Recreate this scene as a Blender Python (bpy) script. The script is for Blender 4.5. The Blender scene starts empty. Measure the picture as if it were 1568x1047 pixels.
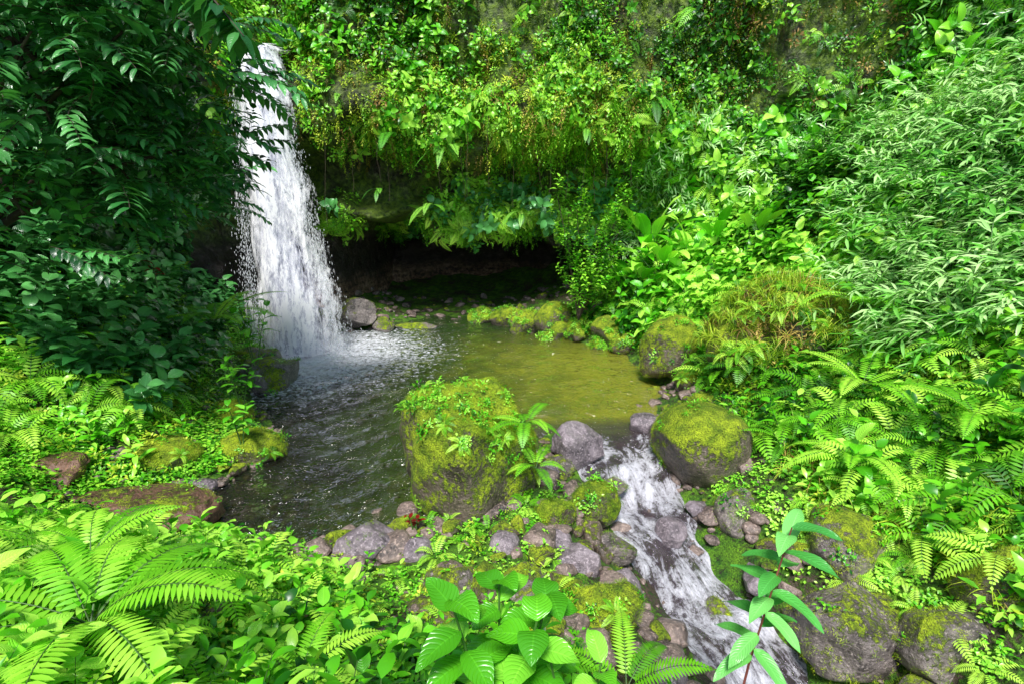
import bpy, math, random, bmesh
import numpy as np
from mathutils import Vector, Quaternion, Matrix
random.seed(7); rng=np.random.default_rng(7)
scene=bpy.context.scene
R=random.random
def U(a,b): return a+(b-a)*random.random()

# ------------------------------------------------ node helpers
def nd(nt,t,ins=None,**kw):
    n=nt.nodes.new(t)
    for k,v in kw.items(): setattr(n,k,v)
    for k,v in (ins or {}).items():
        s=n.inputs[k]
        if isinstance(v,bpy.types.NodeSocket): nt.links.new(v,s)
        else:
            if hasattr(s,'default_value'):
                try: s.default_value=v
                except Exception: s.default_value=(v[0],v[1],v[2],1.0)
    return n
def c4(c): return (c[0],c[1],c[2],1.0)
def mixc(nt,f,a,b,blend='MIX'):
    n=nd(nt,'ShaderNodeMix',data_type='RGBA',blend_type=blend)
    for i,v in ((0,f),(6,a),(7,b)):
        if isinstance(v,bpy.types.NodeSocket): nt.links.new(v,n.inputs[i])
        else: n.inputs[i].default_value = v if i==0 else c4(v)
    return n.outputs[2]
def ramp(nt,f,els,interp='LINEAR'):
    n=nd(nt,'ShaderNodeValToRGB',{0:f}); cr=n.color_ramp; cr.interpolation=interp
    while len(cr.elements)<len(els): cr.elements.new(0.5)
    for e,(p,c) in zip(cr.elements,els):
        e.position=p; e.color=c4(c) if isinstance(c,(tuple,list)) else (c,c,c,1)
    return n.outputs[0]
def M(nt,op,a,b=0.0,c=0.0,clamp=False):
    n=nd(nt,'ShaderNodeMath',{0:a,1:b,2:c},operation=op); n.use_clamp=clamp
    return n.outputs[0]
def newmat(name):
    m=bpy.data.materials.new(name); m.use_nodes=True; nt=m.node_tree; nt.nodes.clear()
    out=nd(nt,'ShaderNodeOutputMaterial'); return m,nt,out
def noise(nt,vec,scale,detail=4,rough=.55,dist=0.0):
    i={'Scale':scale,'Detail':detail,'Roughness':rough,'Distortion':dist}
    if vec is not None: i['Vector']=vec
    return nd(nt,'ShaderNodeTexNoise',i).outputs[0]
def bump(nt,h,strength=.5,dist=.02,normal=None):
    i={'Height':h,'Strength':strength,'Distance':dist}
    if normal is not None: i['Normal']=normal
    return nd(nt,'ShaderNodeBump',i).outputs[0]
def pos(nt): return nd(nt,'ShaderNodeNewGeometry').outputs['Position']

# ------------------------------------------------ materials
def leafmat(name,cols,rough=.4,trans=.2,veins=False,const=None,nv=9.,spec=.5):
    m,nt,out=newmat(name)
    lv=nd(nt,'ShaderNodeAttribute',attribute_name='lv',attribute_type='GEOMETRY').outputs['Fac']
    if const is None:
        t=nd(nt,'ShaderNodeAttribute',attribute_name='tint',attribute_type='INSTANCER').outputs['Fac']
    else: t=const
    tt=M(nt,'ADD',t,M(nt,'MULTIPLY',M(nt,'SUBTRACT',lv,.5),.7),clamp=True)
    n=len(cols); col=ramp(nt,tt,[(i/(n-1),c) for i,c in enumerate(cols)])
    kw={}
    if veins:
        uv=nd(nt,'ShaderNodeUVMap').outputs[0]
        s=nd(nt,'ShaderNodeSeparateXYZ',{0:uv})
        a=M(nt,'MULTIPLY',M(nt,'ABSOLUTE',M(nt,'SUBTRACT',s.outputs[1],.5)),2.)
        rib=M(nt,'LESS_THAN',a,.05)
        f=M(nt,'FRACT',M(nt,'MULTIPLY',M(nt,'SUBTRACT',s.outputs[0],M(nt,'MULTIPLY',M(nt,'POWER',a,1.5),.22)),nv))
        d=M(nt,'ABSOLUTE',M(nt,'SUBTRACT',f,.5))
        vv=M(nt,'SMOOTH_MIN',M(nt,'MULTIPLY',d,4.),1.,.5)
        line=M(nt,'SUBTRACT',1.,M(nt,'MULTIPLY',d,9.),clamp=True)
        line=M(nt,'MAXIMUM',M(nt,'MULTIPLY',line,.3),M(nt,'MULTIPLY',rib,.7))
        c2=mixc(nt,1.,col,(1.5,1.35,1.6),'MULTIPLY')
        col=mixc(nt,line,col,c2)
        kw['Normal']=bump(nt,vv,.4,.005)
    bs=nd(nt,'ShaderNodeBsdfPrincipled',dict({'Base Color':col,'Roughness':rough,'Specular IOR Level':spec},**kw))
    tr=nd(nt,'ShaderNodeBsdfTranslucent',{'Color':mixc(nt,1.,col,(1.3,1.2,.6),'MULTIPLY')})
    mx=nd(nt,'ShaderNodeMixShader',{0:trans,1:bs.outputs[0],2:tr.outputs[0]})
    nt.links.new(mx.outputs[0],out.inputs[0]); return m
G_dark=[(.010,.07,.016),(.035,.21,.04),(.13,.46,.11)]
G_mid=[(.014,.09,.008),(.10,.42,.014),(.38,.80,.05)]
G_bri=[(.014,.12,.006),(.13,.60,.012),(.50,.95,.10)]  # dark end lowered to put shadow depth between leaves into the colour
G_yel=[(.05,.13,.006),(.30,.54,.012),(.74,.88,.08)]
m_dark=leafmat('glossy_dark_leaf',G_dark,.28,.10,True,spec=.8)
m_mid=leafmat('mid_leaf',G_mid,.36,.15)
m_bri=leafmat('bright_leaf',G_bri,.33,.18)
m_brih=leafmat('bright_leaf_ribbed',G_bri,.3,.18,True,nv=11.)
G_fern=[(.03,.17,.006),(.19,.62,.015),(.56,.95,.09)]
m_fern=leafmat('fern_leaf',G_fern,.45,.2)
m_bam=leafmat('bamboo_leaf',[(.02,.14,.015),(.16,.56,.05),(.60,.92,.36)],.28,.15,spec=.7)
m_yel=leafmat('yellowish_leaf',G_yel,.5,.2)
m_moss=leafmat('moss_leaf',[(.07,.17,.006),(.28,.50,.01),(.62,.76,.03)],.8,.1)
m_dry=leafmat('dry_leaf',[(.09,.05,.015),(.34,.21,.045),(.60,.46,.10)],.6,.1)
m_red=leafmat('red_leaf',[(.12,.005,.005),(.3,.01,.01),(.45,.03,.02)],.35,.2,const=.35)

def simple(name,col,rough=.6,sc=6.,var=.5,bd=.01):
    m,nt,out=newmat(name); P=nd(nt,'ShaderNodeTexCoord').outputs['Object']
    n=noise(nt,P,sc,4); c=mixc(nt,1.,col,ramp(nt,n,[(.3,1-var),(.7,1+var)]),'MULTIPLY')
    bs=nd(nt,'ShaderNodeBsdfPrincipled',{'Base Color':c,'Roughness':rough,'Normal':bump(nt,n,.6,bd)})
    nt.links.new(bs.outputs[0],out.inputs[0]); return m
m_bark=simple('bark',(.07,.05,.035),.8,12.)
m_vine=simple('vine_bark',(.05,.04,.02),.8,12.)
m_stem=simple('green_stem',(.07,.17,.03),.5)
m_rstem=simple('reddish_stem',(.25,.07,.06),.4)

def rockmat(name,c1,c2,mossamt,mossc=((.08,.16,.006),(.44,.56,.02)),rough=.45):
    m,nt,out=newmat(name)
    P=pos(nt); g=nd(nt,'ShaderNodeNewGeometry')
    n1=noise(nt,P,3.,6,.6); n2=noise(nt,P,22.,5,.65); n3=noise(nt,P,1.7,4,.6,.4)
    col=ramp(nt,M(nt,'ADD',M(nt,'MULTIPLY',n1,.6),M(nt,'MULTIPLY',n2,.4)),[(.38,c1),(.62,c2)])
    col=mixc(nt,ramp(nt,noise(nt,P,40.,3),[(.56,0.),(.66,.6)]),col,(c2[0]*1.7,c2[1]*1.7,c2[2]*1.7))
    nz=nd(nt,'ShaderNodeSeparateXYZ',{0:g.outputs['Normal']}).outputs[2]
    f=M(nt,'ADD',M(nt,'MULTIPLY',nz,.35),M(nt,'ADD',M(nt,'MULTIPLY',n3,1.3),mossamt-.95))
    f=M(nt,'ADD',f,M(nt,'MULTIPLY',M(nt,'SUBTRACT',n2,.5),1.1))
    f=ramp(nt,f,[(.30,0.),(.46,1.)])
    n7=noise(nt,P,7.,4)
    mc=ramp(nt,n7,[(.3,mossc[0]),(.5,tuple((a+b)/2 for a,b in zip(*mossc))),(.68,mossc[1])])
    n60=noise(nt,P,60.,3)
    mc=mixc(nt,1.,mc,ramp(nt,n60,[(.3,.35),(.68,1.4)]),'MULTIPLY')
    col=mixc(nt,f,col,mc)
    rg=nd(nt,'ShaderNodeMix',{0:f,2:rough,3:.95}).outputs[0]
    h=M(nt,'ADD',M(nt,'MULTIPLY',n1,1.),M(nt,'MULTIPLY',n2,.5))
    h=M(nt,'ADD',h,M(nt,'MULTIPLY',M(nt,'MULTIPLY',n60,f),.8))
    bs=nd(nt,'ShaderNodeBsdfPrincipled',{'Base Color':col,'Roughness':rg,'Normal':bump(nt,h,1.,.045)})
    nt.links.new(bs.outputs[0],out.inputs[0]); return m
m_rock=rockmat('wet_grey_rock',(.06,.05,.06),(.36,.30,.33),-.05,rough=.28)
m_rockm=rockmat('mossy_rock',(.045,.038,.028),(.24,.19,.15),.66)
m_rockp=rockmat('patchy_rock',(.05,.042,.04),(.32,.27,.25),.38)
m_ledge=rockmat('brown_rock',(.05,.028,.018),(.22,.12,.08),.28)
m_soil=rockmat('mossy_ground',(.018,.013,.008),(.09,.065,.04),.46,((.02,.10,.006),(.16,.36,.012)),rough=.6)

def cliffmat():
    m,nt,out=newmat('cliff_rock'); P=pos(nt)
    n1=noise(nt,P,1.1,6,.6); n2=noise(nt,P,9.,5,.65)
    mp=nd(nt,'ShaderNodeMapping',{'Vector':P,'Scale':(.6,.6,5.)}).outputs[0]
    st=noise(nt,mp,1.3,5,.6,.3)
    z=nd(nt,'ShaderNodeSeparateXYZ',{0:P}).outputs[2]
    n3=noise(nt,P,3.,6,.7,.5)
    col=ramp(nt,M(nt,'ADD',M(nt,'MULTIPLY',n3,.6),M(nt,'MULTIPLY',n2,.4)),[(.38,(.010,.008,.008)),(.52,(.05,.038,.036)),(.66,(.24,.18,.19))])
    low=ramp(nt,M(nt,'MULTIPLY',M(nt,'ADD',z,M(nt,'MULTIPLY',n1,.8)),.25),[(.20,1.),(.42,0.)])
    brown=ramp(nt,M(nt,'ADD',M(nt,'MULTIPLY',st,.45),M(nt,'MULTIPLY',n2,.55)),[(.42,(.04,.022,.015)),(.5,(.30,.17,.11)),(.60,(.70,.48,.34))])  # brown strata, colour brightened to make up for sun missing the cave
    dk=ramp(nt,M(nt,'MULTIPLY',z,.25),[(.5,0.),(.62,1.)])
    col=mixc(nt,dk,mixc(nt,.6,col,(.02,.015,.012)),col)  # cave shade put into the colour: rock darkened below the overhang lip
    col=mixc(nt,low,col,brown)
    hi=ramp(nt,M(nt,'MULTIPLY',z,.1),[(.22,0.),(.28,.9),(.46,.8),(.52,1.)])
    f=M(nt,'MULTIPLY',ramp(nt,M(nt,'ADD',n1,M(nt,'MULTIPLY',n2,.35)),[(.48,0.),(.70,1.)]),hi)
    mc=ramp(nt,n2,[(.35,(.02,.06,.008)),(.7,(.22,.34,.02))])
    col=mixc(nt,f,col,mc)
    h=M(nt,'ADD',M(nt,'ADD',n1,n3),M(nt,'ADD',M(nt,'MULTIPLY',n2,.35),M(nt,'MULTIPLY',M(nt,'MULTIPLY',st,low),.8)))
    bs=nd(nt,'ShaderNodeBsdfPrincipled',{'Base Color':col,'Roughness':.45,'Normal':bump(nt,h,1.,.15)})
    nt.links.new(bs.outputs[0],out.inputs[0]); return m
m_cliff=cliffmat()

# ------------------------------------------------ numeric noise
def sn(P,freq,seed,k=9):
    r=np.random.default_rng(seed); P=np.asarray(P,float); o=np.zeros(P.shape[:-1])
    for i in range(k):
        d=r.normal(size=P.shape[-1]); d/=np.linalg.norm(d); d*=freq*r.uniform(.6,1.5)
        o+=np.sin(P@d+r.uniform(0,6.28))
    return o/math.sqrt(k/2)/1.6
def sst(x,a,b):
    t=np.clip((x-a)/(b-a),0,1); return t*t*(3-2*t)

# ------------------------------------------------ mesh builder
class MB:
    def __init__(s): s.v=[];s.f=[];s.uv=[];s.lv=[];s.mi=[]
    def grid(s,rows,uvs,lv,mi=0):
        b=len(s.v); nc=len(rows[0])
        for r in rows:
            for p in r: s.v.append(tuple(p)); s.lv.append(lv)
        for i in range(len(rows)-1):
            for j in range(nc-1):
                s.f.append((b+i*nc+j,b+i*nc+j+1,b+(i+1)*nc+j+1,b+(i+1)*nc+j)); s.mi.append(mi)
                s.uv+= [uvs[i][j],uvs[i][j+1],uvs[i+1][j+1],uvs[i+1][j]]
    def mesh(s,name,mats,smooth=True):
        me=bpy.data.meshes.new(name); me.from_pydata(s.v,[],s.f); me.update()
        uvl=me.uv_layers.new(name='UVMap'); uvl.data.foreach_set('uv',np.array(s.uv,dtype=np.float32).ravel())
        a=me.attributes.new('lv','FLOAT','POINT'); a.data.foreach_set('value',np.array(s.lv,dtype=np.float32))
        for m in mats: me.materials.append(m)
        me.polygons.foreach_set('material_index',s.mi)
        if smooth: me.polygons.foreach_set('use_smooth',[True]*len(s.f))
        return me
def leaf(mb,o,d,n,L,W,droop=.5,fold=.25,seg=4,mi=0,shape=1,lv=None,cup=0):
    o=Vector(o); d=Vector(d).normalized(); n=Vector(n)
    side=d.cross(n)
    if side.length<1e-4: side=d.cross(Vector((1,0,0)))
    side.normalize(); n=side.cross(d).normalized()
    lv=R() if lv is None else lv
    rows=[];uvs=[];p=o.copy()
    for i in range(seg+1):
        t=i/seg
        if shape==1: w=math.sin(math.pi*min(1,t**.75*.985+.01))**.85
        elif shape==2: w=(1-t)**.6*min(1,t*6+.25)
        else: w=math.sin(math.pi*(t**.55*.97+.02))
        w=max(w,.03)*W*.5
        dd=(d-Vector((0,0,1))*droop*t).normalized()
        nn=side.cross(dd).normalized()
        if nn.dot(n)<0: nn=-nn
        wav=math.sin(t*9+lv*20)*.06*W
        rows.append([p-side*w+nn*(fold*w+wav),p,p+side*w+nn*(fold*w-wav)])
        uvs.append([(t,0),(t,.5),(t,1)])
        p=p+dd*(L/seg)
    mb.grid(rows,uvs,lv,mi)
def tube(mb,pts,rads,mi=0,ns=6):
    pts=[Vector(p) for p in pts]; rows=[];uvs=[]
    for i,p in enumerate(pts):
        t=(pts[min(i+1,len(pts)-1)]-pts[max(i-1,0)]).normalized()
        a=t.cross(Vector((.13,.2,.97)));
        if a.length<.1: a=t.cross(Vector((1,0,0)))
        a.normalize(); b=t.cross(a)
        rows.append([p+(a*math.cos(q)+b*math.sin(q))*rads[i] for q in [2*math.pi*j/ns for j in range(ns+1)]])
        uvs.append([(i,j/ns) for j in range(ns+1)])
    mb.grid(rows,uvs,.5,mi)
def rdir(az,el): return Vector((math.cos(az)*math.cos(el),math.sin(az)*math.cos(el),math.sin(el)))
UP=Vector((0,0,1))
def frond(mb,o,d,L,W,droop,pairs,seg=2,mi=0,stemmi=1,lv=None):
    o=Vector(o); d=Vector(d).normalized(); lv=R() if lv is None else lv
    p=o.copy(); pts=[p.copy()]; st=L/(pairs+4)
    for i in range(pairs+4):
        t=i/(pairs+4); dd=(d-UP*droop*t*1.3).normalized(); side=dd.cross(UP).normalized(); nn=side.cross(dd)
        p=p+dd*st; pts.append(p.copy())
        if i>=3:
            k=(i-3)/pairs; w=W*.5*(math.sin(math.pi*min(1,(k*.86+.14)))**.7)*(1-k*.25)
            for sg in (-1,1):
                leaf(mb,p,side*sg+dd*(.3+.3*k),nn,w*U(.92,1.06),st*1.15,.35,.1,seg,mi,2,lv+U(-.12,.12))
    leaf(mb,p,dd,nn,W*.15,st,.3,.1,2,mi,2,lv)
    tube(mb,pts,[.005*L*(1-i/len(pts))+.0012 for i in range(len(pts))],stemmi,3)

# ------------------------------------------------ prototypes
def protoset(name,fn,n,mats):
    col=bpy.data.collections.new(name)
    for i in range(n):
        mb=MB(); fn(mb); ob=bpy.data.objects.new(f'{name}_{i}',mb.mesh(f'{name}_{i}',mats)); col.objects.link(ob)
    return col
def f_sprig(mb,L=.14,H=.3,nl=8,asp=.45,seg=4):
    x,y=U(-.06,.06),U(-.06,.06); az=U(0,6)
    tube(mb,[(0,0,-.05),(x*.4,y*.4,H*.5),(x,y,H)],[.004,.003,.002],1,3)
    for i in range(nl):
        t=(i+1.)/nl; az+=2.4+U(-.3,.3); el=U(.1,.5)+.4*t
        leaf(mb,(x*t,y*t,H*t),rdir(az,el),UP,L*U(.75,1.15)*(1.1-.3*t),L*asp*U(.85,1.1),U(.6,1.2),.25,seg)
def f_big(mb): f_sprig(mb,.2,.35,9,.5,6)
def f_lance(mb): f_sprig(mb,.2,.35,9,.28,5)
def f_cover(mb):
    for i in range(20):
        a=U(0,6.28); r=U(0,.15)
        leaf(mb,(r*math.cos(a),r*math.sin(a),U(0,.07)),rdir(U(0,6.28),U(0,.6)),UP,U(.03,.06),U(.022,.04),.6,.2,2)
def f_clump(mb):
    for i in range(26):
        a=U(0,6.28); r=U(0,.17); e=U(-.1,1.2)
        leaf(mb,(r*math.cos(a),r*math.sin(a),U(0,.18)),rdir(a+U(-.8,.8),e),UP,U(.06,.12),U(.025,.05),.8,.2,3)
def f_fern(mb):
    n=7; a0=U(0,6)
    for i in range(n):
        frond(mb,(0,0,0),rdir(a0+i*6.28/n+U(-.3,.3),U(.5,1.1)),U(.4,.6),U(.14,.2),U(.9,1.5),15)
def f_frondhang(mb):
    for i in range(3): frond(mb,(0,0,0),rdir(U(-1.,1.),U(.1,.6)),U(.4,.6),U(.15,.2),U(1.5,2.4),15)
def f_bam(mb):
    for k in range(3):
        a=U(0,6.28); d=rdir(a,U(.6,1.3)); p=Vector((0,0,0)); pts=[p.copy()]
        for i in range(9):
            dd=(d-UP*i*.11).normalized(); p=p+dd*.065; pts.append(p.copy())
            if i>0:
                for q in range(2):
                    leaf(mb,p,rdir(a+U(-1.2,1.2),U(-.3,.7)),UP,U(.10,.18),U(.018,.03),.6,.2,3)
        tube(mb,pts,[.003]*len(pts),1,3)
def f_drape(mb):
    for k in range(5):
        p=Vector((U(-.12,.12),U(-.05,.05),U(0,.1))); l=U(.25,.6); n=int(l/.028)
        for i in range(n):
            p=p+Vector((U(-.008,.008),U(-.008,.008),-.028))
            leaf(mb,p,rdir(U(0,6.28),U(-1.,.1)),UP,U(.03,.07),U(.014,.03),.5,.2,2)
def f_grass(mb):
    for i in range(22):
        a=U(0,6.28); leaf(mb,(U(-.04,.04),U(-.04,.04),0),rdir(a,U(.5,1.4)),UP,U(.2,.42),U(.008,.014),U(1,2.2),.1,5,shape=2)
def f_moss(mb):
    for i in range(24):
        a=U(0,6.28); r=U(0,.05)
        leaf(mb,(r*math.cos(a),r*math.sin(a),-.003),rdir(U(0,6.28),U(.2,1.3)),UP,U(.012,.028),U(.006,.012),.5,.1,1,shape=2)
def f_branch(mb):
    a=0; p=Vector((0,0,0)); d=rdir(0,U(-.1,.5)); pts=[p.copy()]
    for i in range(9):
        dd=(d-UP*i*.09+Vector((0,U(-.15,.15),0))).normalized(); p=p+dd*.085; pts.append(p.copy())
        for sg in (-1,1):
            leaf(mb,p,Vector((.45,sg*U(.6,1.),U(-.35,.25))),UP,U(.15,.25),U(.06,.095),U(.6,1.3),.2,5)
    tube(mb,pts,[.006-.0003*i for i in range(len(pts))],1,4)
def f_heli(mb):
    for i in range(7):
        d=rdir(U(0,6.28),U(.8,1.35)); l=U(.25,.5); q=d*l
        tube(mb,[(0,0,0),q*.5,q],[.009,.007,.005],1,4)
        leaf(mb,q,d+Vector((0,0,-.3)),UP,U(.4,.6),U(.13,.19),U(.8,1.5),.2,7)
p_sprig=protoset('sprig',f_sprig,3,[m_bri,m_stem]); p_sprigm=protoset('sprigm',f_sprig,3,[m_mid,m_stem])
p_big=protoset('bigsprig',f_big,3,[m_brih,m_stem]); p_lance=protoset('lance',f_lance,2,[m_bri,m_stem])
p_bigd=protoset('bigdark',f_big,3,[m_dark,m_stem])
p_cover=protoset('cover',f_cover,3,[m_bri]); p_coverm=protoset('coverm',f_cover,3,[m_mid])
p_clump=protoset('clump',f_clump,3,[m_mid]); p_clumpy=protoset('clumpy',f_clump,3,[m_yel]); p_clumpb=protoset('clumpb',f_clump,3,[m_bri])
p_clumpd=protoset('clumpd',f_clump,2,[m_dry])
p_fern=protoset('fern',f_fern,3,[m_fern,m_stem]); p_fh=protoset('frondh',f_frondhang,3,[m_fern,m_stem])
p_bam=protoset('bam',f_bam,4,[m_bam,m_stem])
p_drape=protoset('drape',f_drape,4,[m_yel]); p_draped=protoset('draped',f_drape,3,[m_dry]); p_drapem=protoset('drapem',f_drape,3,[m_mid])
p_grass=protoset('grass',f_grass,3,[m_yel]); p_grassd=protoset('grassd',f_grass,2,[m_dry])
p_moss=protoset('moss',f_moss,3,[m_moss]); p_branch=protoset('branch',f_branch,4,[m_dark,m_bark])
p_heli=protoset('heli',f_heli,3,[m_brih,m_stem])

def add(name,me,loc=(0,0,0)):
    ob=bpy.data.objects.new(name,me); ob.location=loc; scene.collection.objects.link(ob); return ob
def scatter(name,groups,parent=None):
    root=None
    for gi,(col,items) in enumerate(groups):
        if not items: continue
        me=bpy.data.meshes.new(name); me.from_pydata([tuple(i[0]) for i in items],[],[])
        rots=np.zeros((len(items),3),np.float32)
        for k,(p,up,sp,sc,ti) in enumerate(items):
            q=UP.rotation_difference(Vector(up).normalized())@Quaternion((0,0,1),sp)
            rots[k]=q.to_euler()
        a=me.attributes.new('rot','FLOAT_VECTOR','POINT'); a.data.foreach_set('vector',rots.ravel())
        a=me.attributes.new('scl','FLOAT','POINT'); a.data.foreach_set('value',np.array([i[3] for i in items],np.float32))
        a=me.attributes.new('tint','FLOAT','POINT'); a.data.foreach_set('value',np.array([i[4] for i in items],np.float32))
        a=me.attributes.new('idx','INT','POINT'); a.data.foreach_set('value',rng.integers(0,100,len(items)).astype(np.int32))
        ng=bpy.data.node_groups.new(name,'GeometryNodeTree')
        ng.interface.new_socket('Geometry',in_out='INPUT',socket_type='NodeSocketGeometry')
        ng.interface.new_socket('Geometry',in_out='OUTPUT',socket_type='NodeSocketGeometry')
        gi_=ng.nodes.new('NodeGroupInput'); go=ng.nodes.new('NodeGroupOutput')
        ci=nd(ng,'GeometryNodeCollectionInfo',{'Collection':col,'Separate Children':True,'Reset Children':True})
        def na(n,t):
            x=nd(ng,'GeometryNodeInputNamedAttribute',data_type=t); x.inputs[0].default_value=n; return x.outputs[0]
        er=nd(ng,'FunctionNodeEulerToRotation',{0:na('rot','FLOAT_VECTOR')})
        ip=nd(ng,'GeometryNodeInstanceOnPoints',{'Points':gi_.outputs[0],'Instance':ci.outputs[0],'Pick Instance':True,'Instance Index':na('idx','INT'),'Rotation':er.outputs[0],'Scale':na('scl','FLOAT')})
        ng.links.new(ip.outputs[0],go.inputs[0])
        ob=bpy.data.objects.new(name if (gi==0 and parent is None) else name+'_part',me)
        scene.collection.objects.link(ob)
        md=ob.modifiers.new('scatter','NODES'); md.node_group=ng
        if parent is not None: ob.parent=parent
        elif root is None: root=ob
        else: ob.parent=root
    return root

# ------------------------------------------------ terrain
stream=[(1.35,7.45,.0),(1.4,6.9,.0),(1.42,6.5,-.02),(1.48,5.94,-.12),(1.62,5.2,-.30),(1.86,4.58,-.48),(2.05,4.04,-.64),(2.36,3.54,-.8),(2.75,2.8,-.95),(3.2,1.8,-1.15),(4.2,.2,-1.4),(5.5,-3,-2.)]
pool=[(-5.3,11.9),(-5.3,10),(-4.5,8.2),(-3.7,7.3),(-3.35,6.1),(-3.45,4.8),(-1.7,4.35),(-.9,4.7),(.1,5.9),(.6,6.7),(2.3,7.5),(2.8,8.5),(2.5,10),(2.5,11.2),(1.4,12.2),(-.8,14.3),(-2.9,15.4),(-3.3,13.7),(-4.5,13.1)]
cp=[]
for x,y in pool: cp.append((x,y,.02))
for x,y,z in [(-2.5,6,-.6),(-1,7,-.55),(.6,8,-.35),(-3.5,9,-.7),(-1,9.5,-.8),(1,10,-.6),(-2,12,-.6),(.5,11.5,-.6),(-4.5,11.2,-.7),(-2.6,5,-.4),(1.6,8.4,-.25),(-1.5,5.3,-.35),(1.4,7.5,-.12)]: cp.append((x,y,z))
for x,y,z in stream[1:]: cp.append((x,y,z-.12))
for x,y,z in [(4,8,.6),(5,8,1.3),(6,8,2.3),(8,9,4.6),(7,6,3.),(6,5,2.),(5,4.4,1.2),(4.2,3.5,.45),(6,3,1.9),(8,5,4.2),(8,2,3.6),(3.3,10,.5),(4.5,10.5,1.5),(6.3,10.3,3.6),(2.5,12.2,.8),(3.2,11.8,1.4),(4.5,12,2.4),(10,8,6.5),(11,3,5.5),(3.2,7,.35),(3,5.9,.2),(2.7,4.9,.0),(3.5,4.6,.25),(3,4,-.25),(3.6,3,-.1),(4.5,6,.9),(3.6,8.6,.4),
 (-5.9,10,.6),(-5.3,8.2,.55),(-4.5,7.2,.35),(-4.2,6.1,.3),(-5,6.2,.8),(-6,7,1.5),(-6.3,9,1.6),(-7.5,6,2.6),(-4.3,4.9,.3),(-5.5,4.8,.95),(-7,4,2.1),(-4.5,3.8,.7),(-3.4,4.1,.3),(-2,3.6,.3),(-1.4,3.9,.12),(-1,3,.42),(-3,2.5,1.),(0,3.3,.12),(0,2.4,.55),(-2,1.5,1.4),(0,1.2,1.2),(0,0,1.6),(-5,1,2.),(.8,3.9,-.12),(.6,4.7,.02),(.55,5.4,.05),(1.2,3.1,-.25),(1.4,2.2,-.1),(2,1,.1),(2.2,0,.5),(-.2,4.3,.1),(-.3,5.1,.1),(4,-2,0),(.8,1.2,.9),(.7,2.2,.3),
 (0,-4,1.7),(-6,-4,2.4),(6,-5,-1.2),(8,0,2.5),(0,-20,1),(-20,-10,6),(25,-15,4),(-12,5,6),(14,5,8),(-3,17,.3),(0,17,.4),(-1.5,16,.2),(1.5,14.5,.4),(-4.6,14.5,.5),(-6.5,13,.8),(-15,20,2),(15,20,6),(0,30,2)]: cp.append((x,y,z))
cp=np.array(cp)
def phi(r): return np.sqrt(r*r+.15**2)
A=phi(np.linalg.norm(cp[:,None,:2]-cp[None,:,:2],axis=2))
n=len(cp); Bm=np.zeros((n+1,n+1)); Bm[:n,:n]=A; Bm[n,:n]=1;Bm[:n,n]=1
wts=np.linalg.solve(Bm,np.append(cp[:,2],0))
S=np.array([(a,b) for a,b,_ in stream])
def sdist(x,y):
    P=np.stack([x,y],-1); best=np.full(x.shape,1e9)
    for i in range(len(S)-1):
        a,b=S[i],S[i+1]; ab=b-a; t=np.clip(((P-a)@ab)/(ab@ab),0,1)
        best=np.minimum(best,np.linalg.norm(P-(a+t[...,None]*ab),axis=-1))
    return best
def H(x,y):
    x=np.asarray(x,float); y=np.asarray(y,float); z=np.full(x.shape,wts[n])
    for i in range(n): z+=wts[i]*phi(np.hypot(x-cp[i,0],y-cp[i,1]))
    P=np.stack([x,y],-1); nzv=sn(P,2.2,11)*.10+sn(P,6,12)*.045+sn(P,14,13)*.018
    return z+nzv*np.clip(.35+np.abs(z)*1.2,0.3,1.2)
def hs(x,y): return float(H(np.array([x]),np.array([y]))[0])
def axis(a,b,c,d,fine,nc):
    return np.concatenate([np.linspace(a,b,nc)[:-1],np.arange(b,c,fine),np.linspace(c,d,nc)])
xs=axis(-60,-8,10,60,.055,20); ys=axis(-50,1,18,70,.055,20)
X,Y=np.meshgrid(xs,ys); Z=H(X,Y)
far=np.maximum(np.abs(X)-14,0)+np.maximum(np.abs(Y-6)-16,0)
Z=np.where(far>0,Z*np.exp(-far*.03)+1.5*(1-np.exp(-far*.03)),Z)
def gridmesh(name,X,Y,Z,mat,uv=None):
    r,c=X.shape; me=bpy.data.meshes.new(name)
    idx=np.arange(r*c).reshape(r,c)
    F=np.stack([idx[:-1,:-1],idx[:-1,1:],idx[1:,1:],idx[1:,:-1]],-1).reshape(-1,4)
    me.vertices.add(r*c); me.vertices.foreach_set('co',np.stack([X,Y,Z],-1).astype(np.float32).ravel())
    me.loops.add(F.size); me.loops.foreach_set('vertex_index',F.ravel().astype(np.int32))
    me.polygons.add(len(F)); me.polygons.foreach_set('loop_start',(np.arange(len(F))*4).astype(np.int32)); me.polygons.foreach_set('loop_total',np.full(len(F),4,np.int32))
    me.polygons.foreach_set('use_smooth',np.ones(len(F),bool))
    me.update(calc_edges=True); me.materials.append(mat)
    if uv is not None:
        ul=me.uv_layers.new(name='UVMap'); ul.data.foreach_set('uv',uv.reshape(-1,2)[F.ravel()].astype(np.float32).ravel())
    return me
add('ground',gridmesh('ground',X,Y,Z,m_soil))

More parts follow.
